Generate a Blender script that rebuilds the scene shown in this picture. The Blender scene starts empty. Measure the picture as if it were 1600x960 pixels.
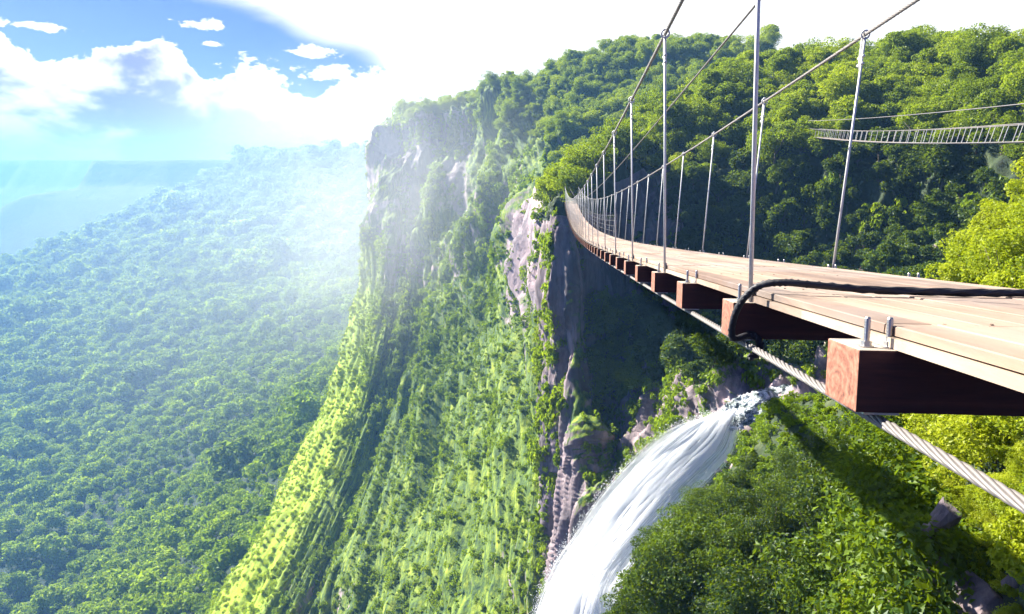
import bpy, bmesh, math, random
import numpy as np
from mathutils import Vector, Matrix

random.seed(5)
RNG = np.random.default_rng(11)
S = bpy.context.scene
COL = S.collection
R = math.radians
FPX = 1042.0                       # focal length in pixels of a 1600 wide frame
TH = math.atan2(230, FPX)          # camera pitch
CT, ST = math.cos(TH), math.sin(TH)

# ------------------------------------------------------------------ survey helpers
def P(u, v, y):
    """world point seen in direction (u, v) at forward distance y (metres)"""
    a = (u-800)/FPX; b = (480-v)/FPX
    dx, dy, dz = a, CT+b*ST, -ST+b*CT
    k = y/dy
    return (dx*k, y, dz*k)

def proj(p):
    p = np.atleast_2d(p)
    zc = p[:, 1]*CT-p[:, 2]*ST
    zc = np.where(zc < .1, .1, zc)
    up = p[:, 1]*ST+p[:, 2]*CT
    return 800+FPX*p[:, 0]/zc, 480-FPX*up/zc

# ------------------------------------------------------------------ noise (numpy)
def _h(i, j, k, s):
    n = (i*374761393+j*668265263+k*2147483647+s*1274126177) & 0xffffffff
    n = ((n ^ (n >> 13))*1274126177) & 0xffffffff
    n = ((n ^ (n >> 16))*2246822519) & 0xffffffff
    return ((n ^ (n >> 15)) & 0xffffff)/float(0xffffff)

def vnoise(p, s=0):
    p = np.asarray(p, float); i = np.floor(p).astype(np.int64); f = p-i
    f = f*f*(3-2*f)
    r = 0
    for a in (0, 1):
        for b in (0, 1):
            for c in (0, 1):
                w = (f[:, 0] if a else 1-f[:, 0])*(f[:, 1] if b else 1-f[:, 1])*(f[:, 2] if c else 1-f[:, 2])
                r = r+w*_h(i[:, 0]+a, i[:, 1]+b, i[:, 2]+c, s)
    return r*2-1

def fbm(p, oct=4, s=0, g=.5):
    p = np.asarray(p, float); r = 0; a = 1; t = 0
    for o in range(oct):
        r = r+a*vnoise(p*2**o+o*17.3, s+o); t += a; a *= g
    return r/t

# ------------------------------------------------------------------ object helpers
def obj(name, me, mat=None, parent=None):
    o = bpy.data.objects.new(name, me); COL.objects.link(o)
    if mat is not None:
        for m in (mat if isinstance(mat, (list, tuple)) else [mat]): me.materials.append(m)
    if parent is not None: o.parent = parent
    return o

def empty(name, loc=(0, 0, 0)):
    o = bpy.data.objects.new(name, None); COL.objects.link(o); o.location = loc; o.empty_display_size = .1
    return o

def tag(o, label, cat, group=None):
    o['label'] = label; o['category'] = cat
    if group: o['group'] = group
    return o

def kind(o, k, label=None):
    o['kind'] = k
    if label: o['label'] = label
    return o

def mesh_np(name, verts, faces, smooth=False):
    me = bpy.data.meshes.new(name)
    verts = np.asarray(verts, np.float32); faces = np.asarray(faces, np.int32)
    n, k = faces.shape
    me.vertices.add(len(verts)); me.vertices.foreach_set('co', verts.ravel())
    me.loops.add(n*k); me.loops.foreach_set('vertex_index', faces.ravel())
    me.polygons.add(n); me.polygons.foreach_set('loop_start', np.arange(0, n*k, k, dtype=np.int32))
    me.polygons.foreach_set('loop_total', np.full(n, k, np.int32))
    me.polygons.foreach_set('use_smooth', np.full(n, smooth, bool))
    me.update(calc_edges=True)
    return me

class MB:
    """collects quads of several shapes into one mesh"""
    def __init__(s): s.v = []; s.f = []
    def add(s, v, f):
        n = len(s.v); s.v += [tuple(map(float, q)) for q in v]; s.f += [tuple(i+n for i in q) for q in f]
    def tube(s, pts, r, seg=8, caps=True):
        pts = [Vector(p) for p in pts]
        rs = r if isinstance(r, (list, tuple)) else [r]*len(pts)
        vs = []; fs = []
        ref = None
        for i, p in enumerate(pts):
            t = (pts[min(i+1, len(pts)-1)]-pts[max(i-1, 0)]).normalized()
            if ref is None:
                ref = t.orthogonal().normalized()
            ref = (ref-t*ref.dot(t)).normalized(); b = t.cross(ref)
            for k in range(seg):
                a = 2*math.pi*k/seg
                vs.append(p+(ref*math.cos(a)+b*math.sin(a))*rs[i])
        for i in range(len(pts)-1):
            for k in range(seg):
                k2 = (k+1) % seg
                fs.append((i*seg+k, i*seg+k2, (i+1)*seg+k2, (i+1)*seg+k))
        if caps:
            fs.append(tuple(range(seg))[::-1]); fs.append(tuple((len(pts)-1)*seg+k for k in range(seg)))
        s.add(vs, fs)
    def box(s, c8):
        """eight corners: bottom 4 (ccw) then top 4"""
        s.add(c8, [(3, 2, 1, 0), (4, 5, 6, 7), (0, 1, 5, 4), (1, 2, 6, 5), (2, 3, 7, 6), (3, 0, 4, 7)])
    def mesh(s, name, smooth=True, bevel=0):
        me = bpy.data.meshes.new(name); me.from_pydata(s.v, [], s.f)
        if bevel:
            bm = bmesh.new(); bm.from_mesh(me)
            bmesh.ops.bevel(bm, geom=[e for e in bm.edges if len(e.link_faces) == 2 and e.calc_face_angle() > .6],
                            offset=bevel, segments=2, affect='EDGES', profile=.6)
            bm.to_mesh(me); bm.free()
        me.polygons.foreach_set('use_smooth', [smooth]*len(me.polygons)); me.update()
        return me

def catmull(grid, nu, nv):
    """grid (rows, cols, 3) -> (nu, nv, 3) Catmull-Rom"""
    g = np.asarray(grid, float)
    def ax(g, n):
        m = g.shape[0]; t = np.linspace(0, m-1-1e-9, n); i = t.astype(int); f = (t-i).reshape(-1, *([1]*(g.ndim-1)))
        gp = np.concatenate([2*g[:1]-g[1:2], g, 2*g[-1:]-g[-2:-1]])
        p0, p1, p2, p3 = gp[i], gp[i+1], gp[i+2], gp[i+3]
        return .5*((2*p1)+(-p0+p2)*f+(2*p0-5*p1+4*p2-p3)*f*f+(-p0+3*p1-3*p2+p3)*f**3)
    return np.swapaxes(ax(np.swapaxes(ax(g, nu), 0, 1), nv), 0, 1)

def normals(s):
    du = np.gradient(s, axis=0); dv = np.gradient(s, axis=1)
    n = np.cross(dv, du); n /= np.maximum(np.linalg.norm(n, axis=2, keepdims=True), 1e-9)
    return n

def sheet_mesh(name, s, flip=False):
    nu, nv, _ = s.shape
    idx = np.arange(nu*nv).reshape(nu, nv)
    f = np.stack([idx[:-1, :-1], idx[1:, :-1], idx[1:, 1:], idx[:-1, 1:]], -1).reshape(-1, 4)
    if flip: f = f[:, ::-1]
    return mesh_np(name, s.reshape(-1, 3), f, True)

def scatter(s, n, mind, w=None):
    """poisson-like scatter over a sheet: points, normals, sheet params"""
    a = np.linalg.norm(np.cross(s[1:, :-1]-s[:-1, :-1], s[:-1, 1:]-s[:-1, :-1]), axis=2)
    if w is not None: a = a*w[:-1, :-1]
    pr = (a/a.sum()).ravel()
    c = RNG.choice(pr.size, n, p=pr); i, j = np.unravel_index(c, a.shape)
    fu, fv = RNG.random(n)[:, None], RNG.random(n)[:, None]
    p = s[i, j]*(1-fu)*(1-fv)+s[i+1, j]*fu*(1-fv)+s[i, j+1]*(1-fu)*fv+s[i+1, j+1]*fu*fv
    N = normals(s)[i, j]
    keep = []; cells = {}
    for q in range(n):
        k = tuple(np.floor(p[q]/mind).astype(int)); ok = True
        for dx in (-1, 0, 1):
            for dy in (-1, 0, 1):
                for dz in (-1, 0, 1):
                    for m in cells.get((k[0]+dx, k[1]+dy, k[2]+dz), ()):
                        if ((p[m]-p[q])**2).sum() < mind*mind: ok = False; break
                    if not ok: break
                if not ok: break
            if not ok: break
        if ok: keep.append(q); cells.setdefault(k, []).append(q)
    keep = np.array(keep, int)
    return p[keep], N[keep], i[keep]/(s.shape[0]-1), j[keep]/(s.shape[1]-1)

# ------------------------------------------------------------------ materials
class NT:
    def __init__(s, m): s.t = m.node_tree; s.n = s.t.nodes; s.l = s.t.links; s.n.clear()
    def __call__(s, ty, ins=None, **kw):
        nd = s.n.new(ty)
        for k, v in kw.items(): setattr(nd, k, v)
        for k, v in (ins or {}).items():
            sk = nd.inputs[k]
            if isinstance(v, bpy.types.NodeSocket): s.l.new(v, sk)
            else: sk.default_value = v
        return nd
    def math(s, op, a, b=0., c=0., clamp=False):
        nd = s.n.new('ShaderNodeMath'); nd.operation = op; nd.use_clamp = clamp
        for i, v in enumerate((a, b, c)):
            if isinstance(v, bpy.types.NodeSocket): s.l.new(v, nd.inputs[i])
            else: nd.inputs[i].default_value = v
        return nd.outputs[0]
    def mix(s, f, a, b):
        nd = s.n.new('ShaderNodeMix'); nd.data_type = 'RGBA'
        for i, v in ((0, f), (6, a), (7, b)):
            if isinstance(v, bpy.types.NodeSocket): s.l.new(v, nd.inputs[i])
            else: nd.inputs[i].default_value = (*v, 1) if isinstance(v, (tuple, list)) and len(v) == 3 else v
        return nd.outputs[2]
    def ramp(s, f, stops, interp='LINEAR'):
        nd = s.n.new('ShaderNodeValToRGB'); cr = nd.color_ramp; cr.interpolation = interp
        while len(cr.elements) < len(stops): cr.elements.new(.5)
        for e, (p, c) in zip(cr.elements, stops):
            e.position = p; e.color = (*c, 1) if not isinstance(c, (int, float)) else (c, c, c, 1)
        s.l.new(f, nd.inputs[0]); return nd.outputs[0]
    def noise(s, vec, scale, detail=4, rough=.55, dist=0.):
        nd = s('ShaderNodeTexNoise', {'Scale': scale, 'Detail': detail, 'Roughness': rough, 'Distortion': dist})
        if vec is not None: s.l.new(vec, nd.inputs['Vector'])
        return nd.outputs['Fac']
    def mapping(s, vec, scale=(1, 1, 1), rot=(0, 0, 0)):
        nd = s('ShaderNodeMapping', {'Scale': scale, 'Rotation': rot}); s.l.new(vec, nd.inputs['Vector']); return nd.outputs[0]
    def out(s, sh, disp=None, volume=None):
        o = s.n.new('ShaderNodeOutputMaterial')
        if sh: s.l.new(sh, o.inputs[0])
        if volume: s.l.new(volume, o.inputs[1])

def newmat(name):
    m = bpy.data.materials.new(name); m.use_nodes = True
    return m, NT(m)

def leaf_mat(name, dark, mid, light, trans=.5, tint=(.38, .52, .01), scale=.05):
    m, t = newmat(name)
    oi = t('ShaderNodeObjectInfo'); geo = t('ShaderNodeNewGeometry')
    n1 = t.noise(geo.outputs['Position'], scale, 2)
    f = t.math('ADD', t.math('MULTIPLY', oi.outputs['Random'], .55), t.math('MULTIPLY', n1, .9))
    f = t.math('SUBTRACT', f, .25)
    f = t.math('ADD', f, t.math('MULTIPLY', t.math('SUBTRACT', geo.outputs['Random Per Island'], .5), .45), clamp=True)
    c = t.ramp(f, [(0., dark), (.5, mid), (1., light)])
    d = t('ShaderNodeBsdfDiffuse', {'Color': c}).outputs[0]
    tc = t.mix(.5, c, tint)
    tr = t('ShaderNodeBsdfTranslucent', {'Color': tc}).outputs[0]
    mx = t('ShaderNodeMixShader', {0: trans, 1: d, 2: tr}).outputs[0]
    gl = t('ShaderNodeBsdfGlossy', {'Color': (.8, .85, .8, 1), 'Roughness': .45}).outputs[0]
    mx = t('ShaderNodeMixShader', {0: .015, 1: mx, 2: gl}).outputs[0]
    t.out(mx); return m

M_LEAF = leaf_mat('hill_leaf', (.035, .065, .006), (.19, .25, .006), (.42, .46, .010))
M_DARK = leaf_mat('gorge_leaf', (.005, .018, .004), (.016, .042, .004), (.12, .185, .006), trans=.35, scale=.25)  # deep green, darkened further to stand in for shade in the gorge
M_SHADE = leaf_mat('painted_shade_leaf', (.008, .024, .008), (.022, .055, .008), (.07, .11, .010), trans=.35, scale=.07)  # hill foliage with the lower slope's shade put into its colour
M_LIME = leaf_mat('lime_leaf', (.14, .21, .008), (.30, .36, .010), (.42, .44, .03), tint=(.5, .56, .02), scale=.5)
M_VALL = leaf_mat('valley_leaf', (.016, .050, .028), (.15, .25, .012), (.46, .56, .016), scale=.02)
M_VINE = leaf_mat('cliff_leaf', (.04, .085, .008), (.17, .26, .008), (.36, .42, .014), scale=.035)

M_SUNGRASS = leaf_mat('sun_painted_grass_blade', (.16, .26, .008), (.28, .40, .012), (.42, .50, .03), tint=(.5, .56, .02), scale=.06)  # sunlight on the spur painted in as a lighter grass colour

def principled(t, **k):
    b = t('ShaderNodeBsdfPrincipled')
    for kk, v in k.items():
        kk = kk.replace('_', ' ')
        if isinstance(v, bpy.types.NodeSocket): t.l.new(v, b.inputs[kk])
        else: b.inputs[kk].default_value = v
    return b

def bump(t, h, strength, dist):
    return t('ShaderNodeBump', {'Height': h, 'Strength': strength, 'Distance': dist}).outputs[0]

def rock_mat(name, sc=.12, green=.45, tone=1.0, bare=False):
    m, t = newmat(name)
    geo = t('ShaderNodeNewGeometry'); pos = geo.outputs['Position']
    st = t.mapping(pos, (1, 1, .14))
    sv = t.mapping(t('ShaderNodeAttribute', attribute_name='down').outputs['Vector'], (1, .10, 1)) if bare else st
    a = t.noise(st, sc*1.6, 6, .65, .6); b = t.noise(st, sc*5, 5, .7, .3); c = t.noise(pos, sc*.35, 3)
    col = t.ramp(a, [(.28, (.055*tone, .05*tone, .06*tone)), (.42, (.17*tone, .14*tone, .15*tone)), (.55, (.36*tone, .27*tone, .27*tone)), (.72, (.44*tone, .37*tone, .36*tone))])
    col = t.mix(t.math('MULTIPLY', t.ramp(b, [(.45, 0.), (.6, 1.)]), .6), col, (.08*tone, .065*tone, .075*tone))
    sep = t('ShaderNodeSeparateXYZ', {0: geo.outputs['Normal']}).outputs[2]
    g = t.math('ADD', t.math('MULTIPLY', t.math('SUBTRACT', c, .5), 3.), t.math('ADD', t.math('MULTIPLY', sep, .7), green))
    g = t.math('ADD', g, t.math('MULTIPLY', t.math('SUBTRACT', b, .5), 1.6))
    if bare:
        ba = t('ShaderNodeAttribute', attribute_name='bare').outputs['Fac']
        g = t.math('SUBTRACT', g, t.math('MULTIPLY', ba, 1.0))
    gm = t.ramp(g, [(.42, 0.), (.62, 1.)])
    gc = t.ramp(t.noise(sv, 1.1 if bare else sc*7, 6, .75), [(.38, (.015, .045, .010)), (.5, (.08, .14, .010)), (.66, (.28, .34, .02))])
    if bare:
        gr = t('ShaderNodeAttribute', attribute_name='painted_sun').outputs['Fac']
        gy = t.ramp(t.noise(sv, .9, 5, .75), [(.32, (.12, .20, .010)), (.5, (.28, .39, .012)), (.7, (.44, .52, .03))])  # yellow-green ramp paints the spur's sunlight into the ground colour
        gc = t.mix(gr, gc, gy); gm = t.math('MAXIMUM', gm, gr)
    col = t.mix(gm, col, gc)
    bs = principled(t, Base_Color=col, Roughness=.92, Normal=bump(t, b, .9, .5/sc*.08)); t.out(bs.outputs[0]); return m

M_CLIFF = rock_mat('cliff_rock_moss', .05, .66, 1.1, True)
M_ROCK = rock_mat('pillar_rock', .13, .10, .8)
M_GORGE = rock_mat('gorge_rock', .2, .22, 1.0)
M_BOULD = rock_mat('boulder_rock', .9, .02, .55)

def ground_mat(name, cols, sc):
    m, t = newmat(name)
    pos = t('ShaderNodeNewGeometry').outputs['Position']
    a = t.noise(pos, sc, 6, .7)
    col = t.ramp(a, [(.3, cols[0]), (.5, cols[1]), (.7, cols[2])])
    bs = principled(t, Base_Color=col, Roughness=.95, Normal=bump(t, a, .8, 1/sc*.2)); t.out(bs.outputs[0]); return m
M_SOIL = ground_mat('forest_floor', ((.018, .025, .012), (.03, .05, .015), (.07, .085, .03)), .5)
M_VFLOOR = ground_mat('valley_floor_green', ((.008, .018, .010), (.012, .030, .010), (.02, .045, .012)), .06)
M_FAR = ground_mat('far_plateau_green', ((.02, .035, .02), (.04, .065, .025), (.08, .10, .05)), .015)

def wood_mat(name, pale, dark, axis_scale, grey=.25, rough=.7):
    m, t = newmat(name)
    tc = t('ShaderNodeTexCoord').outputs['Object']
    mp = t.mapping(tc, axis_scale)
    g = t.noise(mp, 6, 6, .65, .5); g2 = t.noise(tc, 1.1, 3)
    isl = t('ShaderNodeNewGeometry').outputs['Random Per Island']
    f = t.math('ADD', t.math('MULTIPLY', g, .8), t.math('MULTIPLY', t.math('SUBTRACT', isl, .5), .35))
    col = t.ramp(f, [(.22, dark), (.42, tuple(.5*(a+b) for a, b in zip(pale, dark))), (.62, pale)])
    col = t.mix(t.math('MULTIPLY', t.ramp(g2, [(.4, 0.), (.7, 1.)]), grey), col, (.30, .27, .25))
    dirt = t.noise(t.mapping(tc, (2.2, .5, 2)), 2.2, 7, .75, .4)
    col = t.mix(t.ramp(dirt, [(.54, 0.), (.70, .65)]), col, (.10, .075, .055))
    bs = principled(t, Base_Color=col, Roughness=rough, Normal=bump(t, g, .35, .004)); t.out(bs.outputs[0]); return m
M_DECK = wood_mat('deck_timber', (.37, .255, .175), (.15, .095, .068), (1, .06, 1), .55)
M_STRING = wood_mat('stringer_timber', (.42, .33, .24), (.24, .16, .11), (1, .06, 1))

def beam_mat():
    m, t = newmat('beam_red_timber')
    tc = t('ShaderNodeTexCoord').outputs['Object']
    g = t.noise(t.mapping(tc, (.5, 8, 8)), 3, 6, .7, .6)
    side = t.ramp(g, [(.3, (.035, .009, .008)), (.5, (.07, .018, .013)), (.7, (.11, .032, .02))])
    # end grain: growth rings about an off-centre heart, drying checks
    sp = t('ShaderNodeSeparateXYZ', {0: tc})
    dy = t.math('ADD', sp.outputs[1], -.03); dz = t.math('ADD', sp.outputs[2], .12)
    dist = t.math('SQRT', t.math('ADD', t.math('MULTIPLY', dy, dy), t.math('MULTIPLY', dz, dz)))
    dist = t.math('ADD', dist, t.math('MULTIPLY', t.noise(tc, 9, 4, .7), .11))
    ring = t.math('SINE', t.math('MULTIPLY', dist, 240.))
    rn = t.math('ADD', t.math('MULTIPLY', ring, .10), t.noise(tc, 30, 4, .7))
    endc = t.ramp(rn, [(.2, (.10, .035, .02)), (.45, (.25, .095, .055)), (.8, (.42, .20, .125))])
    nrm = t('ShaderNodeTexCoord').outputs['Normal']
    nx = t.math('ABSOLUTE', t('ShaderNodeSeparateXYZ', {0: nrm}).outputs[0])
    nz = t('ShaderNodeSeparateXYZ', {0: nrm}).outputs[2]
    col = t.mix(t.ramp(nx, [(.6, 0.), (.75, 1.)]), side, endc)
    weath = t.ramp(t.noise(t.mapping(tc, (.6, 6, 6)), 4, 5, .7), [(.3, (.26, .20, .15)), (.65, (.50, .44, .36))])
    col = t.mix(t.ramp(nz, [(.5, 0.), (.75, .9)]), col, weath)
    bs = principled(t, Base_Color=col, Roughness=.75, Normal=bump(t, g, .3, .003)); t.out(bs.outputs[0]); return m
M_BEAM = beam_mat()

def metal_mat(name, col, rough, metallic=1.):
    m, t = newmat(name)
    pos = t('ShaderNodeNewGeometry').outputs['Position']
    n = t.noise(pos, 60, 4)
    c = t.mix(n, tuple(x*.65 for x in col), col)
    bs = principled(t, Base_Color=c, Metallic=metallic, Roughness=rough); t.out(bs.outputs[0]); return m
M_STEEL = metal_mat('galvanised_steel', (.80, .80, .73), .55, .08)
M_CABLE = metal_mat('steel_cable', (.22, .20, .185), .6, .35)
M_BOLT = metal_mat('bolt_steel', (.5, .48, .45), .4, .8)

def simple(name, col, rough=.8, sc=40, var=.5):
    m, t = newmat(name)
    tc = t('ShaderNodeTexCoord').outputs['Object']
    n = t.noise(tc, sc, 4)
    c = t.mix(n, tuple(x*var for x in col), col)
    bs = principled(t, Base_Color=c, Roughness=rough, Normal=bump(t, n, .4, .004)); t.out(bs.outputs[0]); return m
M_ROPE = simple('black_rope_fibre', (.014, .013, .018), .6, 90)
M_BARK = simple('tree_bark', (.16, .13, .10), .9, 6)
M_DEAD = simple('bleached_wood', (.5, .45, .37), .8, 8, .7)

def water_mat():
    m, t = newmat('white_water')
    fl = t('ShaderNodeAttribute', attribute_name='flow').outputs['Vector']
    sp = t('ShaderNodeSeparateXYZ', {0: fl}); v = sp.outputs[1]; lay = sp.outputs[2]
    a = t.noise(t.mapping(fl, (7, 24, 40)), 1., 6, .65, .4)
    b = t.noise(t.mapping(fl, (3.5, 60, 40)), 1., 5, .7, .3)
    col = t.ramp(b, [(.34, (.74, .82, .86)), (.46, (.92, .94, .95)), (.6, (.97, .97, .97))])
    bs = t('ShaderNodeBsdfDiffuse', {'Color': col}).outputs[0]
    tr = t('ShaderNodeBsdfTranslucent', {'Color': (.95, .97, .98, 1)}).outputs[0]
    mx = t('ShaderNodeMixShader', {0: .62, 1: bs, 2: tr}).outputs[0]
    edge = t.math('MULTIPLY', t.math('MINIMUM', v, t.math('SUBTRACT', 1., v)), 7.)
    k = t.math('ADD', edge, t.math('MULTIPLY', t.math('SUBTRACT', b, .5), 2.6))
    k = t.math('SUBTRACT', k, t.math('MULTIPLY', lay, .9))
    al = t('ShaderNodeMapRange', {'Value': k, 'From Min': -.15, 'From Max': .55}); al.interpolation_type = 'SMOOTHSTEP'
    drop = t.math('GREATER_THAN', lay, 5.)
    f = t.math('MAXIMUM', al.outputs[0], drop)
    tp = t('ShaderNodeBsdfTransparent').outputs[0]
    t.out(t('ShaderNodeMixShader', {0: f, 1: tp, 2: mx}).outputs[0]); return m
M_WATER = water_mat()

def rapid_mat():
    m, t = newmat('river_rapids')
    pos = t('ShaderNodeNewGeometry').outputs['Position']
    a = t.noise(pos, .9, 7, .75, 1.2)
    col = t.ramp(a, [(.42, (.03, .05, .04)), (.5, (.30, .36, .36)), (.58, (.86, .89, .9))])
    bs = principled(t, Base_Color=col, Roughness=.35, Normal=bump(t, a, .8, .3)); t.out(bs.outputs[0]); return m
M_RAPID = rapid_mat()

# ------------------------------------------------------------------ footbridge
YAW, XL, H0, CA, CB, CC, CK, CE = .0763945, .953352, .249192, .115879, .0240569, .0468372, -.953803, .000946556
OV, TT, BH, S1, DS, WB = .0942600, .0648365, .184359, 1.92432, 1.42305, .230511
W = 1.5
SE = 88.0
DXY, DYY = math.sin(YAW), math.cos(YAW)
def br(s, o=0., dz=0.):
    """point on the bridge: s along, o across from the left deck edge, dz above the deck"""
    lat = XL+CK*s*s*1e-4+o
    z = -H0-CA*s+CB*s*s*1e-2+CC*s**3*1e-4+CE*s**4*1e-6+dz
    if s < 0: z = -H0-CA*s+dz
    return Vector((DXY*s+DYY*lat, DYY*s-DXY*lat, z))

bridge = empty('suspension_footbridge', br(0, W/2))
tag(bridge, 'long wooden suspension footbridge with steel cables reaching across the gorge to the cliff', 'footbridge')
BI = Matrix.Translation(-Vector(br(0, W/2)))
def bpart(name, mb, mat, smooth=True, bevel=0, parent=bridge):
    me = mb.mesh(name, smooth, bevel); me.transform(BI); return obj(name, me, mat, parent)

# deck of long boards laid end to end
mb = MB(); nb = 10; gap = .007; e0 = .02; bw = (W-2*e0)/nb
for i in range(nb):
    o0 = e0+i*bw+gap/2; o1 = e0+(i+1)*bw-gap/2
    s = S1+WB/2-DS*3-(DS if i % 2 else 0)*0
    while s < SE:
        s2 = s+DS*3; j = random.uniform(-.0025, .0025); n = 4
        vs = []; fs = []
        for q in range(n):
            ss = s+.004+(s2-s-.008)*q/(n-1)
            for o, dz in ((o0, -.028), (o1, -.028), (o1, j-.003), (o1-.004, j), (o0+.004, j), (o0, j-.003)): vs.append(br(ss, o, dz))
        for q in range(n-1):
            for k in range(6): fs.append((q*6+k, q*6+(k+1) % 6, q*6+6+(k+1) % 6, q*6+6+k))
        fs.append((5, 4, 3, 2, 1, 0)); fs.append(tuple((n-1)*6+k for k in range(6)))
        mb.add(vs, fs); s = s2
for kq in range(-1, 14):                     # screw heads over each beam
    for i in range(nb):
        for fx in (.22, .78):
            c_ = br(S1+WB/2+kq*DS+random.uniform(-.03, .03), e0+(i+fx)*bw, .0035)
            mb.tube([c_-Vector((0, 0, .006)), c_-Vector((0, 0, .0012))], .0055, 8)
deck = bpart('deck', mb, M_DECK, False)

for a in (e0-.012, W-e0-.06+.012):        # edge stringers under the boards
    mb = MB(); s = -3.
    while s < SE:
        s2 = min(s+DS, SE)
        c = [br(s, a, -TT+.001), br(s, a+.06, -TT+.001), br(s2, a+.06, -TT+.001), br(s2, a, -TT+.001),
             br(s, a, -.0335), br(s, a+.06, -.0335), br(s2, a+.06, -.0335), br(s2, a, -.0335)]
        mb.box(c); s = s2
    bpart('stringer', mb, M_STRING, False)

# cross beams, one mesh, with their bolts
bl = W+2*OV
mb = MB()
mb.box([(-bl/2, -WB/2, -BH), (bl/2, -WB/2, -BH), (bl/2, WB/2, -BH), (-bl/2, WB/2, -BH),
        (-bl/2, -WB/2, 0), (bl/2, -WB/2, 0), (bl/2, WB/2, 0), (-bl/2, WB/2, 0)])
beam_me = mb.mesh('crossbeam', False, .005)
mb = MB()
mb.tube([(0, 0, -.02), (0, 0, .085), (0, 0, .09)], [.0085, .0085, .006], 10)
for k in range(6):
    mb.tube([(0, 0, .03+k*.009), (0, 0, .034+k*.009)], .0092, 10)
mb.tube([(0, 0, .0006), (0, 0, .004)], .021, 16)
mb.tube([(0, 0, .004), (0, 0, .018)], .0145, 6)
bolt_me = mb.mesh('bolt', False)
mb = MB()                                   # steel strap that carries the cable under the beam
mb.box([(-.05, -WB/2+.004, -BH-.007), (.05, -WB/2+.004, -BH-.007), (.05, WB/2-.004, -BH-.007), (-.05, WB/2-.004, -BH-.007),
        (-.05, -WB/2+.004, -BH-.0005), (.05, -WB/2+.004, -BH-.0005), (.05, WB/2-.004, -BH-.0005), (-.05, WB/2-.004, -BH-.0005)])
plate_me = mb.mesh('saddle_plate', False)
proto_beam = None
k = -1
while S1+WB/2+k*DS < SE:
    s = S1+WB/2+k*DS
    t = (br(s+.1)-br(s-.1)).normalized(); lat = (br(s, 1)-br(s, 0)).normalized(); up = lat.cross(t).normalized(); t = up.cross(lat)
    Mx = Matrix((lat, t, up)).transposed().to_4x4(); Mx.translation = br(s, W/2, -TT)-br(0, W/2)
    b = obj('crossbeam', beam_me, M_BEAM if proto_beam is None else None, bridge); proto_beam = b
    b.matrix_local = Mx
    if s < 40:
        for sd in (-1, 1):
            for q in (0, 1):
                bo = obj('bolt', bolt_me, M_BOLT if not bolt_me.materials else None, b)
                bo.location = (sd*(bl/2-.045-q*.064) if True else 0, -.055, 0)
            pl = obj('saddle_plate', plate_me, M_BOLT if not plate_me.materials else None, b)
            pl.location = (sd*(bl/2-.075), 0, 0)
    k += 1

def strand_cable(mb, path, r, s_list, pitch):
    """six wires twisted about a core"""
    pts = [path(s) for s in s_list]
    mb.tube(pts, r*.6, 6)
    for w in range(6):
        q = []
        for i, s in enumerate(s_list):
            t = (pts[min(i+1, len(pts)-1)]-pts[max(i-1, 0)]).normalized()
            a = Vector((0, 0, 1)); a = (a-t*a.dot(t)).normalized(); b = t.cross(a)
            an = 2*math.pi*(s/pitch+w/6)
            q.append(pts[i]+(a*math.cos(an)+b*math.sin(an))*r*.64)
        mb.tube(q, r*.37, 6)
# the two carrying cables under the beam ends
for o in (-OV+.075, W+OV-.075):
    mb = MB()
    path = lambda s: br(s, o, -TT-BH-.029)
    strand_cable(mb, path, .0175, list(np.arange(-3, 9, .035)), .34)
    mb.tube([path(s) for s in np.arange(9, SE, 1.)], .016, 8)
    bpart('support_cable', mb, M_CABLE)
# main cables and the lifeline
CL, CR, CH = -.085, W+.11, 2.05
for o, dz, r, nm in ((CL, CH, .017, 'main_cable'), (CR, CH-.03, .017, 'main_cable'), (.5, 2.06, .010, 'lifeline_cable')):
    mb = MB()
    path = lambda s: br(s, o, dz)
    if nm == 'main_cable': strand_cable(mb, path, r, list(np.arange(-3, 14, .06)), .25); mb.tube([path(s) for s in np.arange(14, SE, 1.)], r, 8)
    else: mb.tube([path(s) for s in np.arange(-3, SE, .7)], r, 6)
    bpart(nm, mb, M_CABLE)
# hangers: rod, eye over the cable and the doubled-back tail
k = 1
while S1+WB/2+k*DS < SE-1:
    s = S1+WB/2+k*DS
    for f0, c0, hh in ((.004, CL, CH), (W+.02, CR, CH-.03)):
        a = br(s-.06, f0, -TT-.01); b = br(s, c0, hh-.02)
        mb = MB(); mb.tube([a, a.lerp(b, .5), b], .0112, 8)
        if s < 45:
            hgr = bpart('hanger', mb, M_STEEL)
            c = MB(); t = (br(s+.1, c0, hh)-br(s-.1, c0, hh)).normalized()
            up = Vector((0, 0, 1)); lt = t.cross(up).normalized(); ctr = br(s, c0, hh)
            ring = [ctr+(lt*math.cos(x)+up*math.sin(x))*.034 for x in np.linspace(-.5*math.pi, 1.5*math.pi, 15)]
            c.tube(ring, .009, 6)
            off = (a-b).normalized()
            c.tube([ctr+t*.035+up*.05, ctr+t*.05, ctr+t*.045+off*.20, ctr+t*.02+off*.28], .011, 6)
            c.tube([b+off*.16-t*.03, b+off*.16+t*.07], .014, 6); c.tube([b+off*.22-t*.03, b+off*.22+t*.07], .014, 6)
            g = c.mesh('cable_clamp'); g.transform(BI); g = obj('cable_clamp', g, M_STEEL, hgr)
        else:
            bpart('hanger', mb, M_STEEL)
    k += 2
# mesh side netting near the far end
mb = MB()
for o in (-.01, W+.01):
    s = 30.
    while s < SE-1:
        mb.tube([br(s, o, 0), br(s, o, 1.0)], .006, 4); s += 1.0
    for dz in (.25, .5, .75, 1.0): mb.tube([br(s, o, dz) for s in np.arange(30, SE-1, 2.)], .006, 4)
bpart('side_netting', mb, M_CABLE)

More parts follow.
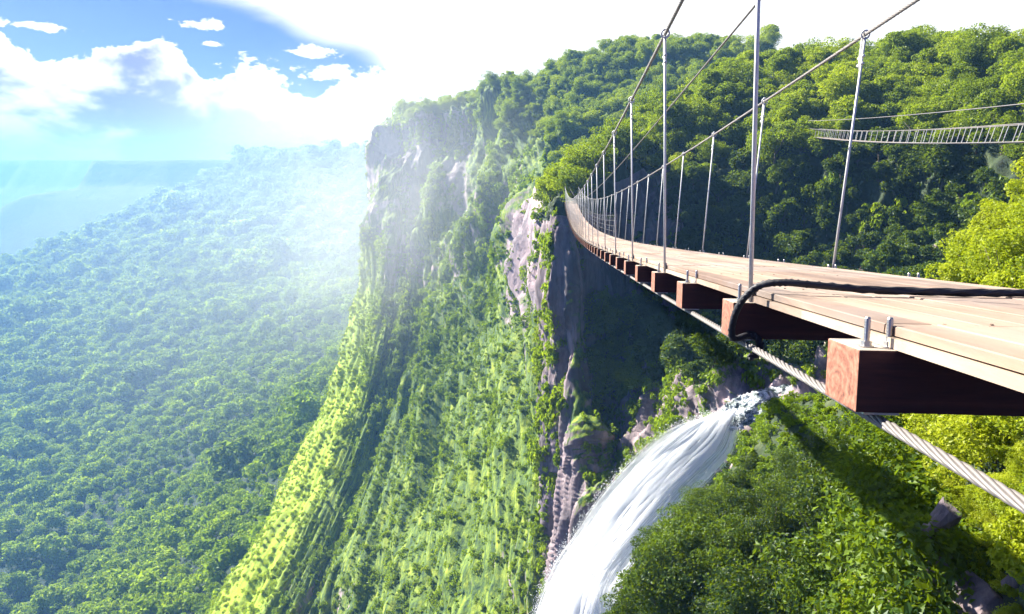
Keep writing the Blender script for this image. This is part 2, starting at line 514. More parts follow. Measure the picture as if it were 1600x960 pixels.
# black rope lashed across the deck
rope_pts = []
sr = S1+DS-.06
for q in range(12):                          # one turn round the left carrying cable
    a = math.pi*1.5+q/11*2*math.pi*.5
    rope_pts.append(br(sr-.02+q*.0035, -OV+.075+.055*math.cos(a), -TT-BH-.029+.055*math.sin(a)))
rope_pts += [br(sr-.02, -.105, -.24), br(sr-.05, -.115, -.13), br(sr-.09, -.085, -.03), br(sr-.13, -.03, .035), br(sr-.17, .05, .055), br(sr-.2, .16, .050),
             br(sr-.22, .4, .032), br(sr-.21, .7, .024), br(sr-.18, 1.0, .021), br(sr-.14, 1.25, .022), br(sr-.1, 1.43, .03), br(sr-.05, 1.52, .03)]
for q in range(20):
    a = q/19*2*math.pi*1.75+math.pi*.5
    rope_pts.append(br(sr-.03+q*.004, W+.02+.06*math.cos(a), -.06+.075*math.sin(a)))
rp = [Vector(p) for p in rope_pts]; sm = []
for i in range(len(rp)-1):
    p0, p1, p2, p3 = rp[max(i-1, 0)], rp[i], rp[i+1], rp[min(i+2, len(rp)-1)]
    for f in (0, .25, .5, .75):
        sm.append(.5*((2*p1)+(p2-p0)*f+(2*p0-5*p1+4*p2-p3)*f*f+(3*p1-p0-3*p2+p3)*f**3))
mb = MB(); mb.tube(sm, .0165, 8)
L = 0
for w in range(3):
    q = []; L = 0
    for i, p in enumerate(sm):
        if i: L += (p-sm[i-1]).length
        t = (sm[min(i+1, len(sm)-1)]-sm[max(i-1, 0)]).normalized(); a = t.orthogonal().normalized()
        a = Vector((0, 0, 1)); a = (a-t*a.dot(t)); a = a.normalized() if a.length > .05 else t.orthogonal().normalized(); b = t.cross(a)
        an = 2*math.pi*(L/.09+w/3); q.append(p+(a*math.cos(an)+b*math.sin(an))*.010)
    mb.tube(q, .0105, 6)
me = mb.mesh('rope'); me.transform(Matrix.Translation(-rp[30])); rope = obj('rope', me, M_ROPE); rope.location = rp[30]
tag(rope, 'thick black rope lashed straight across the footbridge deck', 'rope')

# ------------------------------------------------------------------ second, distant footbridge
A = Vector(P(1262, 212, 97)); B = Vector(P(1790, 215, 30))
fb = empty('hanging_footbridge', A.lerp(B, .5))
tag(fb, 'distant narrow footbridge with slatted rope railings strung before the shaded hillside', 'footbridge')
FI = Matrix.Translation(-A.lerp(B, .5))
ax = (B-A).normalized(); fl = Vector((-ax.y, ax.x, 0)).normalized(); LB = (B-A).length
def fp(t, o, dz): return A.lerp(B, t)+fl*o+Vector((0, 0, dz-1.0*4*t*(1-t)*.55))
def fpart(name, mb, mat): me = mb.mesh(name, False); me.transform(FI); return obj(name, me, mat, fb)
mb = MB(); n = 60
for i in range(n):
    t0, t1 = i/n+.001, (i+1)/n-.001
    mb.box([fp(t0, -.45, -.09), fp(t1, -.45, -.09), fp(t1, .45, -.09), fp(t0, .45, -.09), fp(t0, -.45, 0), fp(t1, -.45, 0), fp(t1, .45, 0), fp(t0, .45, 0)])
fpart('deck', mb, M_DECK)
for o in (-.5, .5):
    mb = MB(); mb.tube([fp(t, o, 1.0) for t in np.linspace(0, 1, 30)], .028, 6); fpart('handrail_cable', mb, M_CABLE)
    mb = MB(); mb.tube([fp(t, o, -.02) for t in np.linspace(0, 1, 30)], .035, 6); fpart('deck_cable', mb, M_CABLE)
for i in range(1, 40):
    for o in (-.5, .5):
        mb = MB(); t = i/40; mb.tube([fp(t, o, -.02), fp(t+.007, o, 1.0)], .024, 6); fpart('hanger', mb, M_STEEL)
a = Vector(P(1258, 189, 97)); b = Vector(P(1790, 141, 30))
mb = MB(); mb.tube([a.lerp(b, t)-Vector((0, 0, 1.2*t*(1-t))) for t in np.linspace(0, 1, 24)], .03, 6); me = mb.mesh('zip_cable')
me.transform(Matrix.Translation(-a)); zc = obj('overhead_cable', me, M_CABLE); zc.location = a
tag(zc, 'thin steel line strung above the distant hanging footbridge', 'cable')

# ------------------------------------------------------------------ terrain sheets
def grid(rows):
    return np.array([[P(*c) for c in r] for r in rows], float)
def cols_to_rows(cols): return [[c[i] for c in cols] for i in range(len(cols[0]))]
def back_row(g, dy, dz):
    b = g[0].copy(); b[:, 1] += dy; b[:, 2] += dz; b[:, 0] *= (1+dy/np.maximum(g[0][:, 1], 1)*.7)
    return np.concatenate([b[None], g])

# main green escarpment and the plateau rim behind
cols = [
 [(690,185,470),(650,230,460),(640,280,450),(630,380,430),(615,475,400),(590,560,370),(560,690,330),(500,850,270),(460,960,240),(400,1080,215)],
 [(634,180,350),(606,222,345),(588,262,340),(580,370,325),(562,470,300),(537,560,270),(482,690,230),(398,850,180),(328,960,155),(235,1080,132)],
 [(665,168,327),(630,220,319),(612,266,313),(604,370,297),(588,470,271),(572,560,239),(526,690,200),(448,850,156),(388,960,134),(300,1080,114)],
 [(690,164,327),(680,218,316),(672,270,309),(665,370,292),(655,470,266),(640,560,235),(605,690,196),(550,850,152),(510,960,131),(450,1080,113)],
 [(770,145,305),(765,208,287),(760,270,270),(755,370,250),(750,470,225),(745,560,200),(725,690,165),(695,850,130),(675,960,115),(640,1080,100)],
 [(850,122,280),(850,200,245),(850,270,212),(842,370,175),(837,470,158),(832,560,143),(820,690,127),(800,850,107),(790,960,96),(770,1080,85)],
 [(930,100,262),(935,170,225),(935,230,195),(930,340,155),(930,470,142),(930,560,131),(930,690,117),(900,850,100),(880,960,90),(860,1080,80)],
 [(1040,84,245),(1040,140,212),(1040,200,185),(1040,340,155),(1040,470,142),(1040,560,131),(1040,690,117),(1020,850,100),(1000,960,90),(980,1080,80)],
 [(1200,80,230),(1200,140,205),(1200,200,180),(1200,340,155),(1200,470,142),(1200,560,131),(1200,690,117),(1200,850,100),(1200,960,90),(1200,1080,80)],
]
g = back_row(grid(cols_to_rows(cols)), 160, -14)
s = catmull(g, 420, 380)
N = normals(s); fp_ = s.reshape(-1, 3)
dsp = 15*fbm(fp_*np.array([.034, .034, .006]), 3, 3)+6.0*fbm(fp_*np.array([.12, .12, .016]), 4, 9)
def blocky0(q):
    x = fbm(q*np.array([.10, .10, .02]), 4, 35)*8; f = np.floor(x); r = x-f
    return f+np.clip((r-.8)/.2, 0, 1)
_rr, _cc = np.meshgrid(np.linspace(0, 10, 420), np.linspace(0, 8, 380), indexing='ij')
par = np.stack([_cc.ravel()*5.5, _rr.ravel()*.7, 0*_cc.ravel()], -1)
rib = 9*fbm(par, 3, 13)+4.2*fbm(par*np.array([4., 2.2, 1]), 3, 15)
lowr = np.clip((_rr.ravel()-3.6)/1.2, 0, 1); spur = lowr*np.clip((2.6-_cc.ravel())/.5, 0, 1)
dsp = ((dsp+.7*blocky0(fp_))*(1-.8*lowr)*np.clip((_rr.ravel()-.2)/1.6, .25, 1)+rib*(.35+.65*lowr)*(1-.55*spur))*np.clip(fp_[:, 1]/260, .3, 1)
CLIFF = s+N*dsp.reshape(s.shape[:2])[..., None]
_r = np.linspace(0, 10, 420)[:, None]; _c = np.linspace(0, 8, 380)[None]
_n = fbm(CLIFF.reshape(-1, 3)*np.array([.05, .05, .015]), 3, 97).reshape(420, 380)
def bump2(r0, r1, c0, c1, soft=.4):
    f = lambda x, a, b: np.clip((x-a)/soft+.5, 0, 1)*np.clip((b-x)/soft+.5, 0, 1)
    return f(_r, r0, r1)*f(_c, c0, c1)
BARE = np.clip(bump2(1.25, 4.6, .5, 3.0)*(.75+_n)+bump2(3.3, 5.6, 4.65, 5.5)*(.35+1.6*_n)+bump2(2.0, 3.6, 3.2, 4.2)*(.2+1.5*_n), 0, 1)
SUNMASK = np.clip(bump2(4.1, 11, .4, 2.15, .5)*(1.05+.9*_n), 0, 1)  # strip of the spur where sunlight is painted into the colour
cme = sheet_mesh('cliff', CLIFF)
_a = cme.attributes.new('down', 'FLOAT_VECTOR', 'POINT'); _a.data.foreach_set('vector', np.stack([_cc.ravel()*30, _rr.ravel()*30, 0*_cc.ravel()], -1).astype(np.float32).ravel())
_a = cme.attributes.new('painted_sun', 'FLOAT', 'POINT'); _a.data.foreach_set('value', SUNMASK.astype(np.float32).ravel())
_a = cme.attributes.new('bare', 'FLOAT', 'POINT'); _a.data.foreach_set('value', BARE.astype(np.float32).ravel())
cl = obj('cliff', cme, M_CLIFF); kind(cl, 'structure', 'tall green escarpment falling from the plateau rim to the valley')

# near wooded hill with the rock pillar at its left end
cols = [
 [(905,318,150),(900,360,150),(900,460,150),(905,560,148),(910,690,146),(915,760,142),(920,860,136),(925,1000,130)],
 [(868,322,108),(850,352,107),(846,450,106),(848,560,104),(853,690,101),(858,760,98),(864,860,93),(870,1000,86)],
 [(900,305,97),(886,345,88),(890,450,86),(893,560,84),(898,690,80),(900,760,77),(904,860,72),(910,1000,65)],
 [(960,262,108),(955,340,101),(968,450,101),(970,560,95),(975,690,82),(962,760,72),(950,860,66),(945,1000,58)],
 [(1020,222,118),(1020,330,102),(1030,445,95),(1040,545,84),(1055,640,71),(1045,740,61),(1000,860,57),(980,1000,52)],
 [(1090,180,125),(1090,300,100),(1100,435,92),(1110,535,78),(1125,625,65),(1110,720,58),(1060,860,54),(1040,1000,48)],
 [(1150,140,138),(1180,250,102),(1190,410,92),(1190,525,78),(1195,612,60),(1200,700,56),(1200,850,52),(1200,1000,46)],
 [(1300,122,132),(1300,235,95),(1300,390,86),(1300,505,74),(1300,592,56),(1300,680,54),(1300,850,50),(1300,1000,46)],
 [(1450,118,115),(1450,235,83),(1450,390,75),(1450,505,64),(1450,590,49),(1450,680,48),(1450,850,47),(1450,1000,45)],
 [(1620,120,100),(1620,235,72),(1620,390,64),(1620,505,54),(1620,590,40),(1620,680,40),(1620,850,40),(1620,1000,40)],
 [(1900,110,90),(1900,255,66),(1900,390,52),(1900,505,42),(1900,590,36),(1900,680,36),(1900,850,36),(1900,1000,36)],
]
g = back_row(grid(cols_to_rows(cols)), 70, -9)
s = catmull(g, 440, 420)
N = normals(s); q = s.reshape(-1, 3)
dsp = 2.6*fbm(q*np.array([.10, .10, .035]), 4, 21)+1.5*fbm(q*np.array([.45, .45, .09]), 4, 33)
def blocky(q, a):
    x = fbm(q*np.array([.30, .30, .022])*a, 4, 35)*7; f = np.floor(x); r = x-f
    y = fbm(q*np.array([.9, .9, .16])*a, 3, 36)*4; fy = np.floor(y); ry = y-fy
    return (f+np.clip((r-.7)/.3, 0, 1))*.5+(fy+np.clip((ry-.75)/.25, 0, 1))*.09
dsp = dsp+blocky(q, 1.)
HILL = s+N*dsp.reshape(s.shape[:2])[..., None]
hl = obj('hill', sheet_mesh('hill', HILL), [M_SOIL, M_ROCK, M_GORGE])
kind(hl, 'structure', 'wooded hillside ending in a bare rock pillar at the gorge')
# rock on the pillar and lower wall, soil on the slope
ii, jj = np.mgrid[0:439, 0:419]
ru = ii/439*8; cu = jj/419*10          # row, column in control units
mi = np.zeros(ii.shape, np.int32)
mi[(ru > 1.9) & (cu < 3.0)] = 1
mi[(ru > 3.0) & (cu >= 3.0)] = 2
mi[(ru > 1.45) & (cu >= 3.0) & (cu < 4.7)] = 1
hl.data.polygons.foreach_set('material_index', mi.ravel())

# near slope, and the bank under the right side of the bridge
cols = [
 [(1195,660,50),(1125,760,46),(1050,855,42),(1000,930,39),(975,1010,36),(955,1120,32),(950,1260,28)],
 [(1215,640,48),(1185,745,43),(1135,830,38),(1095,905,34),(1065,990,31),(1050,1100,27),(1050,1250,24)],
 [(1290,622,44),(1280,730,38),(1260,825,33),(1240,905,29),(1220,990,26),(1200,1100,23),(1200,1250,20)],
 [(1365,612,40),(1370,715,32),(1370,815,26),(1360,895,23),(1350,980,20.5),(1340,1100,18),(1340,1250,16)],
 [(1425,590,34),(1440,695,24),(1450,800,17),(1450,890,15.5),(1450,980,14),(1450,1100,12.5),(1450,1250,11)],
 [(1490,455,26),(1520,640,18),(1535,755,14),(1545,872,12),(1555,975,11),(1555,1100,10),(1555,1250,9)],
 [(1570,365,23.5),(1605,575,16),(1615,715,12.5),(1635,870,10.5),(1645,970,9.8),(1645,1100,9),(1645,1250,8)],
 [(1690,275,22),(1725,510,15),(1745,690,11.5),(1800,860,9.5),(1800,960,9),(1800,1100,8.2),(1800,1250,7.4)],
 [(2000,140,22),(2000,400,14),(2000,640,10.5),(2000,860,8.8),(2000,960,8.2),(2000,1100,7.4),(2000,1250,6.6)],
]
g = back_row(grid(cols_to_rows(cols)), 5, -9)
s = catmull(g, 160, 160)
N = normals(s); q = s.reshape(-1, 3)
dsp = .7*fbm(q*.22, 4, 41)+.35*fbm(q*.9, 4, 43)
BANK = s+N*dsp.reshape(s.shape[:2])[..., None]
bk = obj('ground', sheet_mesh('ground', BANK), M_SOIL); kind(bk, 'structure', 'steep overgrown bank below the footbridge')

# valley floor, mesa and far plateau: height field on world x, y
def valley_z(x, y):
    p = np.stack([x, y, 0*x], -1)
    z = -188+24*fbm(p*.0055, 4, 51)+np.clip((y-500)/900, 0, 1)*14
    qv = np.clip((x/np.maximum(y, 50)+.74)/.52, 0, 1.1)
    z = z+88*qv**1.4*np.clip((y-230)/330, 0, 1)-14*(1-qv)
    z = z-190*np.clip((y-960-60*fbm(p*.006, 3, 55)-np.clip(x+620, -300, 300)*.5)/330, 0, 1)
    # mesa whose rim runs from (-510,1300) back to the left
    rim = -500+90*fbm(np.stack([y*.006, 0*y, 0*y], -1), 3, 57)-np.clip(y-1300, 0, 2000)*.02
    d1 = (x-rim)                                     # inside when positive
    d2 = (y-1230)-40*fbm(np.stack([x*.008, 0*x, 0*x], -1), 3, 59)+(x+500)*.55
    top = 3+4*fbm(p*.01, 3, 61)
    inside = np.minimum(d1*2.3, d2)
    m = np.where(inside > 0, top, top-np.minimum(-inside*.9, 28)-np.clip(-inside-30, 0, None)*.27)
    z = np.maximum(z, m)+3*np.exp(-((z-m)/12)**2)
    d1b = x+1010+50*fbm(np.stack([y*.01, 0*y+5, 0*y], -1), 3, 71); d2b = y-1640-70*fbm(np.stack([x*.006, 0*x, 0*x+3], -1), 3, 73)
    inb = np.minimum(d1b*2.2, d2b)
    z = np.maximum(z, np.where(inb > 0, 0+2*fbm(p*.01, 2, 75), 0-np.minimum(-inb*1.1, 60)-np.clip(-inb-55, 0, None)*.33))
    d4 = y-1500+.45*(x+900)-60*fbm(np.stack([x*.01, 0*x, 0*x+9], -1), 3, 77)
    z = np.maximum(z, -245+30*fbm(p*.006, 4, 79)-np.abs(d4)*.5)
    # far plateau wall
    d3 = (y-2500)-90*fbm(np.stack([x*.004, 0*x, 0*x], -1), 4, 63)
    f = np.where(d3 > 0, -1+2*fbm(p*.01, 2, 64), -1-np.minimum(-d3*.8, 90)-np.clip(-d3-110, 0, None)*.36)
    z = np.maximum(z, f)
    # talus below the green escarpment
    tal = -100-np.hypot(np.clip(-40-x-(y-150)*.12, 0, None), 0)*.62-np.clip(300-y, 0, None)*.0
    z = np.maximum(z, np.where(y < 420, tal, -400))
    return z
nx, ny = 360, 400
yy = 90+np.linspace(0, 1, ny)**1.9*3100
tx = np.linspace(-1, 1, nx)
Y, T = np.meshgrid(yy, tx, indexing='ij')
X = np.where(T < 0, T*(.95*Y+260), T*(.25*Y+60))
Z = valley_z(X.ravel(), Y.ravel()).reshape(X.shape)
VAL = np.stack([X, Y, Z], -1)
va = obj('valley', sheet_mesh('valley', VAL, True), [M_VFLOOR, M_FAR]); kind(va, 'structure', 'broad forested valley with a mesa and a far plateau')
vm = ((Y[:-1, :-1] > 1500)).astype(np.int32)
va.data.polygons.foreach_set('material_index', vm.ravel())

def leaf_cards(pos, out, size, rng, flat=.5, droop=0.):
    n = len(pos)
    d = rng.normal(size=(n, 3)); d /= np.linalg.norm(d, axis=1, keepdims=True)
    nrm = out*flat+d*(1-flat)+np.array([0, 0, .25]); nrm /= np.maximum(np.linalg.norm(nrm, axis=1, keepdims=True), 1e-6)
    t = rng.normal(size=(n, 3)); t[:, 2] -= droop*2; t -= nrm*(t*nrm).sum(1, keepdims=True); t /= np.maximum(np.linalg.norm(t, axis=1, keepdims=True), 1e-6)
    b = np.cross(nrm, t)
    s = (size*rng.uniform(.6, 1.35, n))[:, None]
    v0 = pos-t*s*.5; v2 = pos+t*s*.5-nrm*s*.12
    v1 = pos+b*s*.3+nrm*s*.07; v3 = pos-b*s*.3+nrm*s*.07
    V = np.stack([v0, v1, v2, v3], 1).reshape(-1, 3)
    F = np.arange(4*n).reshape(-1, 4)
    return V, F

# ------------------------------------------------------------------ water
def ribbon(left, right, n, m, arch, amp, seed, sc):
    l = catmull(np.array([[P(*a), P(*a)] for a in left]), n, 2)[:, 0]; r = catmull(np.array([[P(*a), P(*a)] for a in right]), n, 2)[:, 0]
    jl = fbm(np.stack([np.linspace(0, 60, n)]+[np.zeros(n)]*2, -1), 4, seed+3, .65); jr = fbm(np.stack([np.linspace(0, 60, n)]+[np.zeros(n)]*2, -1), 4, seed+4, .65)
    wv = r-l; l = l+wv*(jl*(.0 if amp < .3 else .10))[:, None]; r = r+wv*(jr*(.0 if amp < .3 else .16))[:, None]
    t = np.linspace(0, 1, m)
    s = l[:, None]*(1-t)[None, :, None]+r[:, None]*t[None, :, None]
    N = normals(s)
    if N[n//2, m//2] @ np.array([0, -.7, .7]) < 0: N = -N
    s = s+N*(arch*np.sin(t*np.pi)**.6)[None, :, None]*np.clip(np.linspace(0, 7, n), .05, 1)[:, None, None]
    tt = np.stack(np.meshgrid(np.linspace(0, 1, n)*sc[0], t*sc[1], indexing='ij')+[np.zeros((n, m))], -1).reshape(-1, 3)
    d = amp*fbm(tt, 5 if amp > .3 else 3, seed, .6)
    e = np.minimum(1, np.sin(t*np.pi)*6)
    return s+N*(d.reshape(n, m)*e[None])[..., None]
def grid1(a): return a
left = [(1128,640,56),(1092,655,55.5),(1050,668,54.5),(1005,700,53.5),(962,745,52),(930,785,50.5),(900,830,49),(872,870,47.5),(851,912,46),(834,958,44.5),(815,1020,42.5),(795,1100,40)]
right = [(1160,640,55),(1155,668,54),(1145,710,52.5),(1115,748,51),(1080,782,49.5),(1050,818,48),(1022,850,46.5),(995,880,45.2),(978,905,44),(968,930,43),(958,970,42),(948,1060,39)]
def _rib(left, right, *a): return ribbon(left, right, *a)
wf = _rib(left, right, 300, 90, .32, .20, 71, (5, 9))
me = sheet_mesh('waterfall', wf)
fa = me.attributes.new('flow', 'FLOAT_VECTOR', 'POINT')
fa.data.foreach_set('vector', np.stack(np.meshgrid(np.linspace(0, 1, 300), np.linspace(0, 1, 90), indexing='ij')+[np.zeros((300, 90))], -1).astype(np.float32).ravel())
def strands(sf, n, ndrop, rng):
    N = normals(sf); nu_, nv_, _ = sf.shape
    if N[nu_//2, nv_//2] @ np.array([0, -.7, .7]) < 0: N = -N
    m = MB()
    for q in range(n):
        ln = int(rng.integers(14, 60)); i = int(rng.integers(8, nu_-ln-1)); j = rng.uniform(0, nv_-1); off = rng.uniform(.0, .28); dj = rng.uniform(-3, 3)
        pp = []
        for w_ in np.linspace(0, 1, 9):
            a_ = i+int(w_*(ln-1)); b_ = int(np.clip(j+dj*w_+rng.uniform(-.6, .6), 0, nv_-1))
            pp.append(sf[a_, b_]+N[a_, b_]*off*math.sin(math.pi*min(1, w_+.2)))
        r_ = rng.uniform(.008, .03)
        m.tube([Vector(x) for x in pp], [r_*max(.12, math.sin(math.pi*w_)) for w_ in np.linspace(0, 1, 9)], 5)
    i = rng.integers(10, nu_, ndrop); sd_ = rng.random(ndrop) < .62
    e_ = np.abs(rng.normal(0, 5, ndrop)); jj_ = np.where(rng.random(ndrop) < .5, e_, nv_-1-e_)
    jj_ = np.where(sd_, jj_, rng.uniform(0, nv_, ndrop)); jj_ = np.clip(jj_, 0, nv_-1).astype(int)
    ps = sf[i, jj_]+N[i, jj_]*np.abs(rng.normal(0, .22, ndrop))[:, None]+rng.normal(0, .16, (ndrop, 3))
    V, F = leaf_cards(ps, np.tile([0, -.6, .6], (ndrop, 1)), rng.uniform(.025, .10, ndrop), rng, .2)
    b0 = len(m.v); m.v += [tuple(x) for x in V.tolist()]; m.f += [tuple(int(k_)+b0 for k_ in f_) for f_ in F]
    return m
bm_ = bmesh.new(); bm_.from_mesh(me)
wn = normals(wf)
if wn[150, 45] @ np.array([0, -.7, .7]) < 0: wn = -wn
for lay, off in ((1., .22), (1.7, .45)):          # thinner veils in front of the main sheet
    e_ = np.sin(np.linspace(0, 1, 90)*np.pi)**.4
    l_ = wf+wn*(off*e_[None, :]*np.clip(np.linspace(0, 9, 300), 0, 1)[:, None])[..., None]
    lm = sheet_mesh('veil', l_); fa = lm.attributes.new('flow', 'FLOAT_VECTOR', 'POINT')
    fa.data.foreach_set('vector', np.stack(np.meshgrid(np.linspace(0, 1, 300), np.linspace(0, 1, 90), indexing='ij')+[np.full((300, 90), lay)], -1).astype(np.float32).ravel())
    bm_.from_mesh(lm)
sm_ = strands(wf, 0, 14000, np.random.default_rng(5)).mesh('spray')
fa = sm_.attributes.new('flow', 'FLOAT_VECTOR', 'POINT'); fa.data.foreach_set('vector', np.tile(np.float32([.5, .5, 9]), len(sm_.vertices)))
bm_.from_mesh(sm_); bm_.to_mesh(me); bm_.free()
o = obj('waterfall', me, M_WATER); kind(o, 'structure', 'white waterfall curving down into the gorge')
left = [(1330,585,62),(1270,596,60),(1210,604,58.5),(1150,622,57),(1120,648,55.8)]
right = [(1330,604,58),(1275,624,56),(1225,640,55),(1180,662,54),(1140,676,53.6)]
rv = _rib(left, right, 160, 50, .4, .45, 77, (12, 6))
o = obj('river', sheet_mesh('river', rv), M_RAPID); kind(o, 'structure', 'foaming river rapids above the waterfall lip')

# ------------------------------------------------------------------ plants
def crown_mesh(name, seed, r, h, nclump, nleaf, leaf, z0, irregular=.35, droop=0.):
    """leaf clumps spread over an uneven ellipsoid, z0 = height of the crown's underside"""
    rng = np.random.default_rng(seed)
    c = []
    for k in range(nclump):
        d = rng.normal(size=3); d[2] = d[2]*.9+.25; d /= np.linalg.norm(d)
        rr = rng.uniform(.35, 1)**.6*(1+irregular*rng.uniform(-1, .9))
        c.append((d[0]*r*rr*.8, d[1]*r*rr*.8, z0+h*.42+d[2]*h*.5*rr, r*rng.uniform(.24, .46)))
    c = np.array(c)
    w = c[:, 3]**2; k = rng.choice(nclump, nleaf, p=w/w.sum())
    d = rng.normal(size=(nleaf, 3)); d[:, 2] += .35; d /= np.linalg.norm(d, axis=1, keepdims=True)
    rad = c[k, 3]*rng.uniform(.35, 1.12, nleaf)**.5
    pos = c[k, :3]+d*rad[:, None]*np.array([1, 1, .75])
    V, F = leaf_cards(pos, d, np.full(nleaf, leaf), rng, .45, droop)
    return mesh_np(name, V, F), c

def trunk_mesh(name, seed, z0, clumps, r):
    rng = np.random.default_rng(seed); mb = MB()
    top = z0*1.15
    pts = []; x = y = 0
    for i in range(6):
        pts.append((x, y, -1.2+(top+1.2)*i/5)); x += rng.uniform(-.05, .05)*top; y += rng.uniform(-.05, .05)*top
    mb.tube(pts, [r*1.5, r*1.05, r*.95, r*.85, r*.75, r*.55], 7)
    base = Vector(pts[-2])
    for c in clumps[rng.permutation(len(clumps))[:7]]:
        e = Vector(c[:3]); m = base.lerp(e, .5)+Vector((0, 0, -.1*(e-base).length)); mb.tube([base, m, e], [r*.6, r*.38, r*.15], 5)
    return mb.mesh(name)

def tree_kind(n, seed, **k):
    out = []
    for i in range(n):
        kk = {a: (b(i) if callable(b) else b) for a, b in k.items()}
        tr = kk.pop('tr'); cm, c = crown_mesh('crown', seed+i, **kk)
        out.append((cm, trunk_mesh('trunk', seed+i, kk['z0'], c, tr)))
    return out
HILLT = tree_kind(6, 100, r=lambda i: (3.6, 4.2, 3.2, 4.6, 3.9, 3.0)[i], h=lambda i: (4.6, 4.4, 5.6, 5.0, 6.2, 5.4)[i], nclump=lambda i: 18+3*i, nleaf=3600, leaf=.42, z0=lambda i: (3.2, 2.8, 3.6, 3, 3.4, 2.6)[i], tr=.22, irregular=.6)
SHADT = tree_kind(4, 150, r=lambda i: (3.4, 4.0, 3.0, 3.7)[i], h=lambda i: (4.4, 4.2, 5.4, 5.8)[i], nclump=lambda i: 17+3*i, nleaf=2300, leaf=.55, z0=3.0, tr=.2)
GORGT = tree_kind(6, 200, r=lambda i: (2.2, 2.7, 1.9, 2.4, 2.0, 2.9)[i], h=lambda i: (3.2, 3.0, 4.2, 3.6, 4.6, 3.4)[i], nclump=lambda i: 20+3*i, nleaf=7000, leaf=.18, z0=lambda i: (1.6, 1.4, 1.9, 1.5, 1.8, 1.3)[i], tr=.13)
BUSH = tree_kind(5, 300, r=lambda i: (.85, 1.1, .75, .95, 1.25)[i], h=lambda i: (1.2, 1.3, 1.5, 1.0, 1.5)[i], nclump=lambda i: 16+3*i, nleaf=4200, leaf=.10, z0=.12, tr=.04, irregular=.5)
VALT = tree_kind(4, 400, r=lambda i: (5.0, 5.8, 4.4, 6.2)[i], h=lambda i: (6., 5.5, 7., 6.5)[i], nclump=lambda i: 14+2*i, nleaf=420, leaf=1.55, z0=3.0, tr=.3)
VINE = tree_kind(5, 500, r=lambda i: (1.5, 2.2, 1.2, 1.0, 1.4)[i], h=lambda i: (3.2, 3.0, 5.5, 8.0, 9.5)[i], nclump=lambda i: 12+3*i, nleaf=lambda i: (340, 380, 380, 420, 480)[i], leaf=.62, z0=lambda i: (-1.4, -1.2, -4, -6.5, -8)[i], tr=.05, irregular=.6, droop=.9)
GRASS = tree_kind(2, 600, r=lambda i: (1.6, 2.0)[i], h=lambda i: (1.0, 1.3)[i], nclump=9, nleaf=150, leaf=.7, z0=-.3, tr=.04, irregular=.5, droop=.5)
def mats(kinds, m, bark=M_BARK):
    for a, b in kinds: a.materials.append(m); b.materials.append(bark)
mats(HILLT, M_LEAF); mats(GORGT, M_DARK); mats(SHADT, M_SHADE); mats(BUSH, M_LIME); mats(VALT, M_VALL); mats(VINE, M_VINE); mats(GRASS, M_SUNGRASS)

def plant(name, kinds, i, loc, scale, rz, label, cat, group, foliage='crown', stem='trunk', sz=None):
    r = empty(name, loc); r.rotation_euler.z = rz; r.scale = (scale, scale, sz or scale)
    tag(r, label, cat, group)
    obj(foliage, kinds[i][0], None, r); obj(stem, kinds[i][1], None, r)
    return r

def inview(p, mu=160, mv=120):
    u, v = proj(p); return (u > -mu) & (u < 1600+mu) & (v > -mv) & (v < 960+mv)

def mass(name, pts, nrm, scl, idx, kinds, label, tilt=0., stretch=None):
    """one object of countless plants: points that carry leaf crowns"""
    n = len(pts)
    me = bpy.data.meshes.new(name); me.vertices.add(n); me.vertices.foreach_set('co', np.asarray(pts, np.float32).ravel())
    rot = np.zeros((n, 3), np.float32); rot[:, 2] = RNG.uniform(0, 6.28, n)
    rot[:, :2] = RNG.uniform(-tilt, tilt, (n, 2))
    sc = np.repeat(np.asarray(scl, np.float32)[:, None], 3, 1)
    if stretch is not None: sc[:, 2] *= stretch
    a = me.attributes.new('rot', 'FLOAT_VECTOR', 'POINT'); a.data.foreach_set('vector', rot.ravel())
    a = me.attributes.new('scl', 'FLOAT_VECTOR', 'POINT'); a.data.foreach_set('vector', sc.ravel())
    a = me.attributes.new('idx', 'INT', 'POINT'); a.data.foreach_set('value', np.asarray(idx, np.int32))
    o = obj(name, me); kind(o, 'stuff', label)
    ng = bpy.data.node_groups.new(name, 'GeometryNodeTree')
    ng.interface.new_socket('Geometry', in_out='INPUT', socket_type='NodeSocketGeometry')
    ng.interface.new_socket('Geometry', in_out='OUTPUT', socket_type='NodeSocketGeometry')
    N = ng.nodes; L = ng.links
    gi = N.new('NodeGroupInput'); go = N.new('NodeGroupOutput')
    g2 = N.new('GeometryNodeGeometryToInstance')
    for ob in reversed(kinds):
        oi = N.new('GeometryNodeObjectInfo'); oi.inputs['Object'].default_value = ob
        L.new(oi.outputs['Geometry'], g2.inputs[0])
    ip = N.new('GeometryNodeInstanceOnPoints'); ip.inputs['Pick Instance'].default_value = True
    def attr(nm, ty):
        a = N.new('GeometryNodeInputNamedAttribute'); a.data_type = ty; a.inputs['Name'].default_value = nm
        return [x for x in a.outputs if x.enabled and x.name == 'Attribute'][0]
    er = N.new('FunctionNodeEulerToRotation')
    mp = N.new('GeometryNodeMeshToPoints')
    L.new(gi.outputs[0], mp.inputs['Mesh']); L.new(mp.outputs[0], ip.inputs['Points']); L.new(g2.outputs[0], ip.inputs['Instance'])
    L.new(attr('idx', 'INT'), ip.inputs['Instance Index']); L.new(attr('rot', 'FLOAT_VECTOR'), er.inputs[0]); L.new(er.outputs[0], ip.inputs['Rotation'])
    L.new(attr('scl', 'FLOAT_VECTOR'), ip.inputs['Scale']); L.new(ip.outputs[0], go.inputs[0])
    md = o.modifiers.new('scatter', 'NODES'); md.node_group = ng
    return o

def first_crowns(name_cat):
    pass

